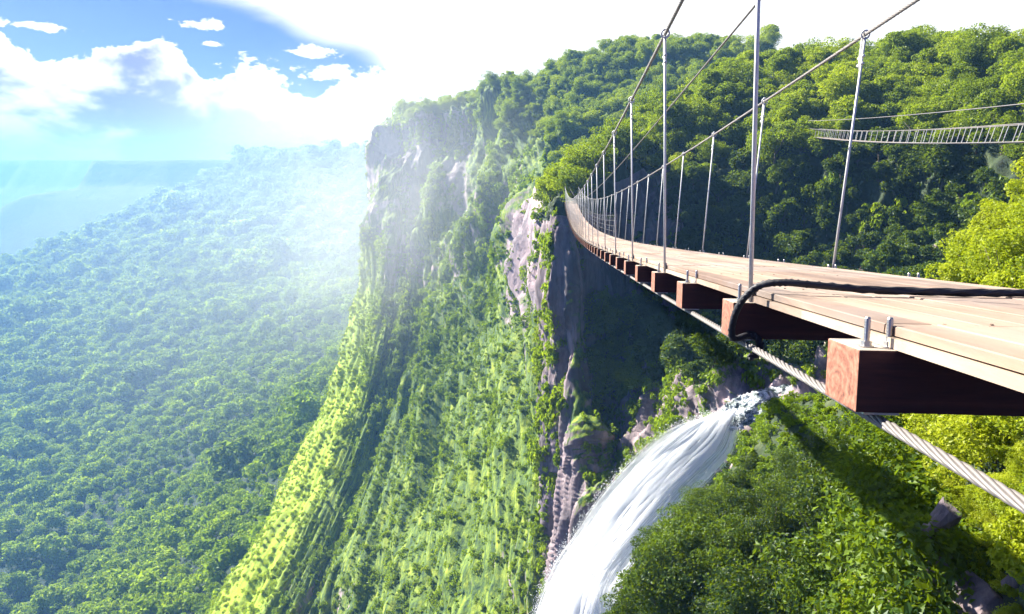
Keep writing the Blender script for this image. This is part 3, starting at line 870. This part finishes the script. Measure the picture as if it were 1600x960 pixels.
# --- near hill: individual trees
w = np.zeros(HILL.shape[:2])
ru = np.linspace(0, 8, HILL.shape[0])[:, None]; cu = np.linspace(0, 10, HILL.shape[1])[None]
w[:] = ((ru > .55) & (ru < np.where(cu < 4.5, 1.5, 5.2)) & (cu > 2.0)) | ((ru > .7) & (ru < 1.75) & (cu > .6) & (cu < 2.4)) | ((ru > 3.4) & (ru < 4.6) & (cu > 2.4))
pts, nn, pu, pv = scatter(HILL, 16000, 2.6, w)
k = inview(pts, 120, 80); pts = pts[k]; pu = pu[k]; pv = pv[k]
u_, v_ = proj(pts)
# keep the river course and the bridge's line clear
keep = ~((u_ > 1090) & (u_ < 1330) & (v_ > 585)) & ~((v_ > 640))
pts = pts[keep]
order = np.argsort(np.linalg.norm(pts, axis=1)); pts = pts[order]
hill_first = []
near_n = 290
for n, p in enumerate(pts[:near_n]):
    i = int(RNG.integers(0, 6)); sc = RNG.uniform(.40, .74)
    u, v = proj(p); u, v = float(u[0]), float(v[0])
    if u < 1030: lb = 'sunlit bushy tree crowning the cliff where the footbridge ends'
    elif not (v > 255): lb = 'bright green tree high on the wooded hillside behind the footbridge'
    elif u > 1260: lb = 'shaded tree on the dark slope below the distant hanging footbridge'
    else: lb = 'shaded tree on the dark slope behind the long footbridge'
    low = u > 1000 and v > 255+RNG.uniform(-30, 30)  # lower trees take the leaf colour darkened for shade
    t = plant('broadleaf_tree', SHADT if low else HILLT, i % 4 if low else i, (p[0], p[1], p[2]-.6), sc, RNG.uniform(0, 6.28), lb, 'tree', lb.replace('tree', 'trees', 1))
rest = pts[near_n:]
tree_objs = [next(o for o in bpy.data.objects if o.data == HILLT[i][0]) for i in range(6)]
# --- far hill and rim: one wood
w = np.zeros(CLIFF.shape[:2]); ru = np.linspace(0, 10, CLIFF.shape[0])[:, None]; cu = np.linspace(0, 8, CLIFF.shape[1])[None]
w[:] = ((ru > .4) & (ru < 1.25)) | ((ru < 3.2) & (cu > 5.3)) | ((ru < 2.2) & (cu > 4.2))
p2, n2, a2, b2 = scatter(CLIFF, 30000, 3.0, w); k = inview(p2); p2 = p2[k]
allp = np.concatenate([rest, p2]) if len(rest) else p2
mass('forest', allp-np.array([0, 0, .6]), None, RNG.uniform(.40, .80, len(allp)), RNG.integers(0, 6, len(allp)), tree_objs, 'dense green wood covering the plateau rim and the far hill', .06)

# --- near gorge trees
w = np.zeros(BANK.shape[:2]); ru = np.linspace(0, 7, BANK.shape[0])[:, None]; cu = np.linspace(0, 8, BANK.shape[1])[None]
w[:] = (cu < 3.9) & (ru > .8)
pts, nn, pu, pv = scatter(BANK, 2500, 2.5, w); k = inview(pts, 120, 260); pts = pts[k]
u_, v_ = proj(pts)
for p, u, v in zip(pts, u_, v_):
    sc = RNG.uniform(.5, 1.25)
    if (v < 745 and u < 1310) or (v < 800 and u < 1165): continue
    if v < 760: sc *= .7
    if 1060 < u < 1340:                      # the lip of the fall stays open to view
        lim = 712-(u-1130)*.40; sc = min(sc, max(.16, (v-lim)*p[1]/FPX/6.2))
    i = int(RNG.integers(0, 6))
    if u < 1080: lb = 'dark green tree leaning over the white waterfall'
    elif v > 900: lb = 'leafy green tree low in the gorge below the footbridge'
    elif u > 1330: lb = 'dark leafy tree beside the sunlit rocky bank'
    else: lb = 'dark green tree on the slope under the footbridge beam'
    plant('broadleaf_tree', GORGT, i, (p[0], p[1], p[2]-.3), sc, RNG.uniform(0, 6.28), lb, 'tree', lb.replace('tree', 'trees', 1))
w[:] = (cu < 4.2) & (ru > .75)
p7, n7, a7, b7 = scatter(BANK, 9000, .75, w); k = inview(p7); p7 = p7[k]; n7 = n7[k]
UNDER = (p7, n7)
# --- bank bushes
cn8 = fbm(BANK.reshape(-1, 3)*.3, 2, 88).reshape(w.shape)
w[:] = ((cu > 3.9) | ((cu > 3.25) & (ru > 3.2) & (cn8 > -.1))) & (ru > .6)
pts, nn, pu, pv = scatter(BANK, 2500, .95, w); k = inview(pts, 80, 90); pts = pts[k]
u_, v_ = proj(pts)
for p, u, v in zip(pts, u_, v_):
    i = int(RNG.integers(0, 5)); sc = RNG.uniform(.7, 1.2)
    if 1425 < u < 1565 and 830 < v < 1040: continue
    if (1425 < u < 1590 and 800 < v < 1060) or (1400 < u < 1500 and 770 < v < 900): sc *= .5
    if v < 520: lb = 'yellow-green bush on the bank beyond the deck edge'
    elif u > 1560: lb = 'yellow-green bush growing by the frayed carrying cable'
    else: lb = 'lime green bush among the pale rocks of the near bank'
    plant('bush', BUSH, i, (p[0], p[1], p[2]-.1), sc, RNG.uniform(0, 6.28), lb, 'bush', lb.replace('bush', 'bushes', 1), 'foliage', 'stem')
bush_objs = [next(o for o in bpy.data.objects if o.data == BUSH[i][0]) for i in range(5)]

w = np.zeros(BANK.shape[:2]); ru = np.linspace(0, 7, BANK.shape[0])[:, None]; cu = np.linspace(0, 8, BANK.shape[1])[None]
w[:] = (cu > 3.2) & (ru > .7)
pb, nb_, _a, _b = scatter(BANK, 6000, .38, w); k = inview(pb, 60, 60); pb = pb[k]
mass('bank_undergrowth', pb-np.array([0, 0, .05]), None, RNG.uniform(.22, .5, len(pb)), RNG.integers(0, 5, len(pb)), bush_objs, 'low leafy undergrowth carpeting the near bank', .3, RNG.uniform(.4, .8, len(pb)))
# --- cliff vines and scrub
w = np.zeros(CLIFF.shape[:2]); ru = np.linspace(0, 10, CLIFF.shape[0])[:, None]; cu = np.linspace(0, 8, CLIFF.shape[1])[None]
cn = fbm(np.stack([_cc.ravel()*7, _rr.ravel()*.9, 0*_cc.ravel()], -1), 3, 91).reshape(w.shape)
w[:] = ((ru > 1.2) & (cu > .5) & (cu < 7))*np.clip(.28+cn*2.6+(ru > 5)*.35-BARE*.8, .01, 1)*~((cu < 2.0) & (ru > 4.2))
p3, n3, a3, b3 = scatter(CLIFF, 26000, 2.1, w); k = inview(p3); p3 = p3[k]; n3 = n3[k]
for i in range(5):
    p = p3[i*7+3]
    plant('hanging_shrub', VINE, i, tuple(p), 1.0, 0., 'drooping green shrub clinging to the tall escarpment', 'shrub', 'shrubs clinging to the escarpment', 'foliage', 'stem')
vine_objs = [next(o for o in bpy.data.objects if o.data == VINE[i][0]) for i in range(5)]
w[:] = ((ru > 4.2) & (cu > 2.0) & (cu < 6.6))*np.clip(.6+fbm(np.stack([_cc.ravel()*14, _rr.ravel()*1.2, 0*_cc.ravel()], -1), 3, 92).reshape(w.shape)*3, .04, 1)
p9, n9, a9, b9 = scatter(CLIFF, 50000, 1.0, w); k = inview(p9, 60, 60); p9 = p9[k]; n9 = n9[k]
sc3 = np.concatenate([RNG.uniform(.6, 1.25, len(p3))*np.clip(p3[:, 1]/200, .6, 1.3), RNG.uniform(.22, .6, len(p9))]); p3 = np.concatenate([p3, p9]); n3 = np.concatenate([n3, n9])
mass('cliff_vegetation', p3+n3*.3, None, sc3, RNG.choice(5, len(p3), p=[.2, .15, .2, .25, .2]), vine_objs, 'streaks of grass and scrub hanging down the escarpment', .12, RNG.uniform(.8, 1.5, len(p3)))
w = np.zeros(CLIFF.shape[:2]); ru = np.linspace(0, 10, CLIFF.shape[0])[:, None]; cu = np.linspace(0, 8, CLIFF.shape[1])[None]; w[:] = ((ru > 3.9) & (cu > .5) & (cu < 2.2))*np.clip(2.5-cu, .15, 1)
p6, n6, a6, b6 = scatter(CLIFF, 14000, 1.3, w); k = inview(p6); p6 = p6[k]; n6 = n6[k]
for i in range(2):
    plant('grass_tuft', GRASS, i, tuple(p6[40+i*9]), 1.0, 0., 'grass tuft on the left spur of the escarpment, sunlight painted into its pale yellow-green', 'grass', 'grass tufts on the spur', 'blades', 'root')
grass_objs = [next(o for o in bpy.data.objects if o.data == GRASS[i][0]) for i in range(2)]
mass('spur_grass', p6+n6*.1, None, RNG.uniform(.28, .6, len(p6)), RNG.integers(0, 2, len(p6)), grass_objs, 'grass covering the spur, sunlight painted into its bright yellow-green', .2, RNG.uniform(.8, 1.5, len(p6)))
w = np.zeros(HILL.shape[:2]); ru = np.linspace(0, 8, HILL.shape[0])[:, None]; cu = np.linspace(0, 10, HILL.shape[1])[None]
cn = fbm(HILL.reshape(-1, 3)*np.array([.16, .16, .03]), 3, 95).reshape(w.shape)
w[:] = ((ru > 1.6) & (cu < 3.2))*np.clip(cn*2.4-.35-.25*(cu < 2.1)+.55*np.clip(ru-3.2, 0, 1), 0, 1)+((ru > 4.6) & (cu >= 3.2))*.8+((ru > 2.4) & (cu >= 2.6))*np.where(cu < 4.7, np.clip(cn*2.6+np.clip((cu-2.9)*.8, 0, .9), 0, 1), 1.)
p4, n4, a4, b4 = scatter(HILL, 9000, 1.4, w); k = inview(p4); p4 = p4[k]; n4 = n4[k]
u_, v_ = proj(p4); k = ~((u_ > 1090) & (v_ > 600) & (v_ < 680)); p4 = p4[k]; n4 = n4[k]
mass('gorge_vegetation', np.concatenate([p4+n4*.2, UNDER[0]+np.array([0, 0, .25])]), None, np.concatenate([RNG.uniform(.35, .9, len(p4)), RNG.uniform(.22, .42, len(UNDER[0]))]), np.concatenate([RNG.integers(0, 4, len(p4)), RNG.integers(0, 2, len(UNDER[0]))]), vine_objs, 'scrub and ferns on the gorge walls', .2, np.concatenate([RNG.uniform(1., 1.6, len(p4)), RNG.uniform(.6, .9, len(UNDER[0]))]))

# --- valley woods
w = np.ones(VAL.shape[:2])*((Y > 160) & (Y < np.where(X < -560, 1130, 1450)) & (X < 120))/np.clip(Y/300, .7, 4)**1.2
p5, n5, a5, b5 = scatter(VAL, 80000, 4.7, w); k = inview(p5, 60, 60); p5 = p5[k]
d5 = np.linalg.norm(p5, axis=1); o5 = np.argsort(d5); p5 = p5[o5]; d5 = d5[o5]
nv = 120
for p in p5[:nv]:
    plant('valley_tree', VALT, int(RNG.integers(0, 4)), (p[0], p[1], p[2]-1.0), RNG.uniform(.42, .85), RNG.uniform(0, 6.28), 'hazy blue-green tree in the near corner of the valley forest', 'tree', 'trees nearest in the valley forest')
val_objs = [next(o for o in bpy.data.objects if o.data == VALT[i][0]) for i in range(4)]
pv_ = p5[nv:]; sc = RNG.lognormal(-.52, .34, len(pv_))*np.clip(d5[nv:]/450, 1, 1.8)
mass('valley_forest', pv_-np.array([0, 0, 1.]), None, sc, RNG.integers(0, 4, len(pv_)), val_objs, 'unbroken forest canopy filling the hazy valley', .05)

# --- boulders on the near bank
def boulder(u, v, y, size, seed, label, rot=(0, 0, 0)):
    bm = bmesh.new(); bmesh.ops.create_icosphere(bm, subdivisions=5, radius=1)
    co = np.array([x.co[:] for x in bm.verts])
    rg = np.random.default_rng(seed)
    for q in range(15):                       # split faces
        d = rg.normal(size=3); d /= np.linalg.norm(d); lim = rg.uniform(.3, .8); h = co@d
        co = co-np.outer(np.clip(h-lim, 0, None)*1., d)
    co = co*(1+.05*fbm(co*2.2, 4, seed)+.03*fbm(co*9, 3, seed+1))[:, None]*np.array(size)
    for x, c in zip(bm.verts, co): x.co = c
    me = bpy.data.meshes.new('boulder'); bm.to_mesh(me); bm.free()
    o = obj('boulder', me, M_BOULD); o.location = Vector(P(u, v, y))-Vector((0, 0, .12)); o.rotation_euler = rot
    return tag(o, label, 'boulder', 'rocks on the near bank')
boulder(1462, 812, 13.0, (.24, .45, .75), 5, 'narrow pale rock slab standing highest among the bushes', (.1, .45, .2))
boulder(1476, 892, 12.6, (.48, .6, .8), 6, 'broad grey rock with mossy cracks below the narrow slab', (.1, .3, .5))
boulder(1530, 948, 11.4, (.60, .7, .85), 7, 'big dark boulder with one bright sunlit side', (.0, .25, .3))
boulder(1590, 905, 11.0, (.4, .5, .45), 8, 'low dark rock half hidden behind the big boulder', (.2, .1, .9))

# ------------------------------------------------------------------ air, light, sky
m, t = newmat('haze_air')
vol = t('ShaderNodeVolumePrincipled', {'Color': (.17, .37, .68, 1), 'Density': .00050, 'Anisotropy': .3})
t.out(None, volume=vol.outputs[0])
mb = MB(); x0, x1, y0, y1, z0, z1 = -3000, 900, -60, 3300, -480, 62
mb.box([(x0, y0, z0), (x1, y0, z0), (x1, y1, z0), (x0, y1, z0), (x0, y0, z1), (x1, y0, z1), (x1, y1, z1), (x0, y1, z1)])
hz = obj('haze', mb.mesh('haze', False), m); kind(hz, 'stuff', 'pale blue haze filling the valley air')

m, t = newmat('mist_air')
gr = t('ShaderNodeVectorMath', {0: t('ShaderNodeTexCoord').outputs['Object']}, operation='LENGTH').outputs['Value']
wisp = t.noise(t.mapping(t('ShaderNodeTexCoord').outputs['Object'], (1, 1, .6)), 2.6, 4, .6, .6)
dn = t.math('POWER', t.math('SUBTRACT', 1., gr, clamp=True), 1.6)
vol = t('ShaderNodeVolumePrincipled', {'Color': (.95, .97, 1., 1), 'Density': t.math('MULTIPLY', t.math('MULTIPLY', dn, t('ShaderNodeMapRange', {'Value': wisp, 'From Min': .36, 'From Max': .66}).outputs[0]), .0115), 'Anisotropy': .55}); t.out(None, volume=vol.outputs[0])
bm = bmesh.new(); bmesh.ops.create_icosphere(bm, subdivisions=3, radius=1); me = bpy.data.meshes.new('mist'); bm.to_mesh(me); bm.free()
mi_ = obj('mist', me, m); mi_.location = P(625, 345, 250); mi_.scale = (80, 80, 78); kind(mi_, 'stuff', 'pale sunlit mist drifting off the escarpment')
m2, t = newmat('valley_mist_air')
gr = t('ShaderNodeVectorMath', {0: t('ShaderNodeTexCoord').outputs['Object']}, operation='LENGTH').outputs['Value']
vol = t('ShaderNodeVolumePrincipled', {'Color': (.93, .97, 1., 1), 'Density': t.math('MULTIPLY', t.math('SUBTRACT', 1., gr, clamp=True), .0009), 'Anisotropy': .5}); t.out(None, volume=vol.outputs[0])
me = me.copy(); me.materials.clear(); mi_ = obj('valley_mist', me, m2); mi_.location = P(490, 430, 470); mi_.scale = (200, 240, 140); kind(mi_, 'stuff', 'thin bright mist veiling the valley beside the escarpment')

SAZ, SEL = R(-50), R(35)       # azimuth from +Y (left negative), elevation
sd = Vector((math.sin(SAZ)*math.cos(SEL), math.cos(SAZ)*math.cos(SEL), math.sin(SEL)))
ld = bpy.data.lights.new('sun', 'SUN'); ld.energy = 4.6; ld.angle = R(.53); ld.color = (1, .95, .86)
lo = bpy.data.objects.new('sun', ld); COL.objects.link(lo); lo.rotation_euler = (-sd).to_track_quat('-Z', 'Y').to_euler(); lo.location = sd*50

wd = bpy.data.worlds.new('World'); S.world = wd; wd.use_nodes = True
t = NT(wd)
sky = t('ShaderNodeTexSky', sky_type='NISHITA'); sky.sun_disc = False; sky.sun_elevation = SEL; sky.sun_rotation = SAZ
sky.air_density = 1.0; sky.dust_density = .4; sky.ozone_density = 1.5; sky.altitude = 1000
d = t('ShaderNodeTexCoord').outputs['Generated']
sp = t('ShaderNodeSeparateXYZ', {0: d})
az = t.math('ARCTAN2', sp.outputs[0], sp.outputs[1])
el = t.math('ARCSINE', sp.outputs[2])
azd = t.math('MULTIPLY', az, 180/math.pi); eld = t.math('MULTIPLY', el, 180/math.pi)
def curve(x, lo, hi, pts, yl, yh):
    nd = t('ShaderNodeFloatCurve'); c = nd.mapping.curves[0]
    xs = [((a-lo)/(hi-lo), (b-yl)/(yh-yl)) for a, b in pts]
    while len(c.points) < len(xs): c.points.new(.5, .5)
    for p, q in zip(c.points, xs): p.location = q
    nd.mapping.update()
    t.l.new(t.math('DIVIDE', t.math('SUBTRACT', x, lo), hi-lo, clamp=True), nd.inputs['Value'])
    return t.math('ADD', t.math('MULTIPLY', nd.outputs[0], yh-yl), yl)
def sstep(x, a, b):
    nd = t('ShaderNodeMapRange', {'From Min': a, 'From Max': b}); nd.interpolation_type = 'SMOOTHSTEP'; t.l.new(x, nd.inputs['Value']); return nd.outputs[0]
stretch = t.mapping(d, (1, 1, 1.6))
nA = t.noise(stretch, 19, 9, .62, .35); nB = t.noise(stretch, 7, 5, .55, .2); nC = t.noise(t.mapping(d, (1, 1, 3.2)), 9, 6, .6, .2)
bank = curve(azd, -60, 60, [(-60, 8), (-42, 10.5), (-37, 9.6), (-33.5, 6.6), (-29, 8.2), (-26, 8.4), (-23, 5.8), (-20.5, 7.4), (-17, 5.2), (-13, 6.), (-9, 9), (0, 16), (20, 13), (60, 9)], 0, 20)
bk_h = t.math('SUBTRACT', t.math('ADD', bank, t.math('MULTIPLY', t.math('SUBTRACT', nA, .5), 4.5)), eld)
mb_ = sstep(bk_h, 0., .22)
veil = curve(azd, -60, 60, [(-60, 13), (-38, 12.6), (-25, 11.6), (-20, 10.6), (-16, 9.), (-11, 7.4), (-7, 2), (0, 0), (30, 3), (60, 12)], 0, 20)
vl_h = t.math('SUBTRACT', eld, t.math('ADD', veil, t.math('MULTIPLY', t.math('SUBTRACT', nC, .5), 1.6)))
mv_ = t.math('MULTIPLY', sstep(vl_h, -.6, 1.4), sstep(eld, 62, 34))
small = None
nD = t.math('MULTIPLY', t.math('SUBTRACT', t.noise(t.mapping(d, (1, 1, 2.)), 34, 8, .65), .5), 4.2)
for a_, e_, w_, h_ in ((-36.5, 11.2, 4.2, .75), (-31.2, 11.4, .9, .35), (-23.4, 9.7, 1.9, .45), (-34, 8.7, 2.6, .28), (-23, 8.4, 1., .2), (-20.3, 6.1, 2.5, 1.3), (-15, 8.3, 2.2, .45), (-14, 6.6, 3., .6)):
    q1 = t.math('DIVIDE', t.math('SUBTRACT', azd, a_), w_); q2 = t.math('DIVIDE', t.math('SUBTRACT', eld, e_), h_)
    r_ = t.math('ADD', t.math('SQRT', t.math('ADD', t.math('MULTIPLY', q1, q1), t.math('MULTIPLY', q2, q2))), nD)
    r_ = sstep(r_, 1., .62); small = r_ if small is None else t.math('MAXIMUM', small, r_)
front = sstep(t.math('ABSOLUTE', azd), 100, 60)
mask = t.math('MAXIMUM', t.math('MAXIMUM', mb_, mv_), small)
mask = t.math('MULTIPLY', mask, front, clamp=True)
# cloud shading: bright tops, lilac-blue hollows to the left of the bank
shade = t.math('MULTIPLY', sstep(nB, .42, .53), sstep(azd, -12, -30))
shade = t.math('MULTIPLY', shade, sstep(bk_h, .3, 1.4))
cc = t.mix(shade, (1., 1., .99), (.27, .29, .52))
lowblue = t.math('MULTIPLY', sstep(eld, 4.2, .5), sstep(azd, -20, -36))
cc = t.mix(t.math('MULTIPLY', lowblue, .65), cc, (.40, .41, .66))
skyc = t('ShaderNodeMix', data_type='RGBA', blend_type='MULTIPLY'); skyc.inputs[0].default_value = 1.
t.l.new(sky.outputs[0], skyc.inputs[6]); skyc.inputs[7].default_value = (.30, .36, .86, 1)
bg1 = t('ShaderNodeBackground', {'Color': skyc.outputs[2], 'Strength': .044}).outputs[0]
bg2 = t('ShaderNodeBackground', {'Color': cc, 'Strength': .34}).outputs[0]
mxs = t('ShaderNodeMixShader', {0: mask, 1: bg1, 2: bg2}).outputs[0]
ow = t.n.new('ShaderNodeOutputWorld'); t.l.new(mxs, ow.inputs[0])

cam = bpy.data.cameras.new('camera'); co = bpy.data.objects.new('camera', cam); COL.objects.link(co)
cam.lens = 36*FPX/1600; cam.sensor_width = 36; cam.clip_start = .05; cam.clip_end = 8000
co.location = (0, 0, 0); co.rotation_euler = (math.pi/2-TH, 0, 0)
S.camera = co
S.view_settings.view_transform = 'Standard'; S.view_settings.look = 'None'; S.view_settings.exposure = 2.05; S.view_settings.gamma = 1
S.view_settings.use_curve_mapping = False
S.render.engine = 'CYCLES'
c = S.cycles
c.max_bounces = 6; c.diffuse_bounces = 2; c.glossy_bounces = 2; c.transmission_bounces = 3; c.volume_bounces = 1; c.transparent_max_bounces = 8
c.use_adaptive_sampling = True; c.adaptive_threshold = .03
c.use_denoising = True
try: c.denoiser = 'OPENIMAGEDENOISE'
except Exception: pass
c.sample_clamp_indirect = 6
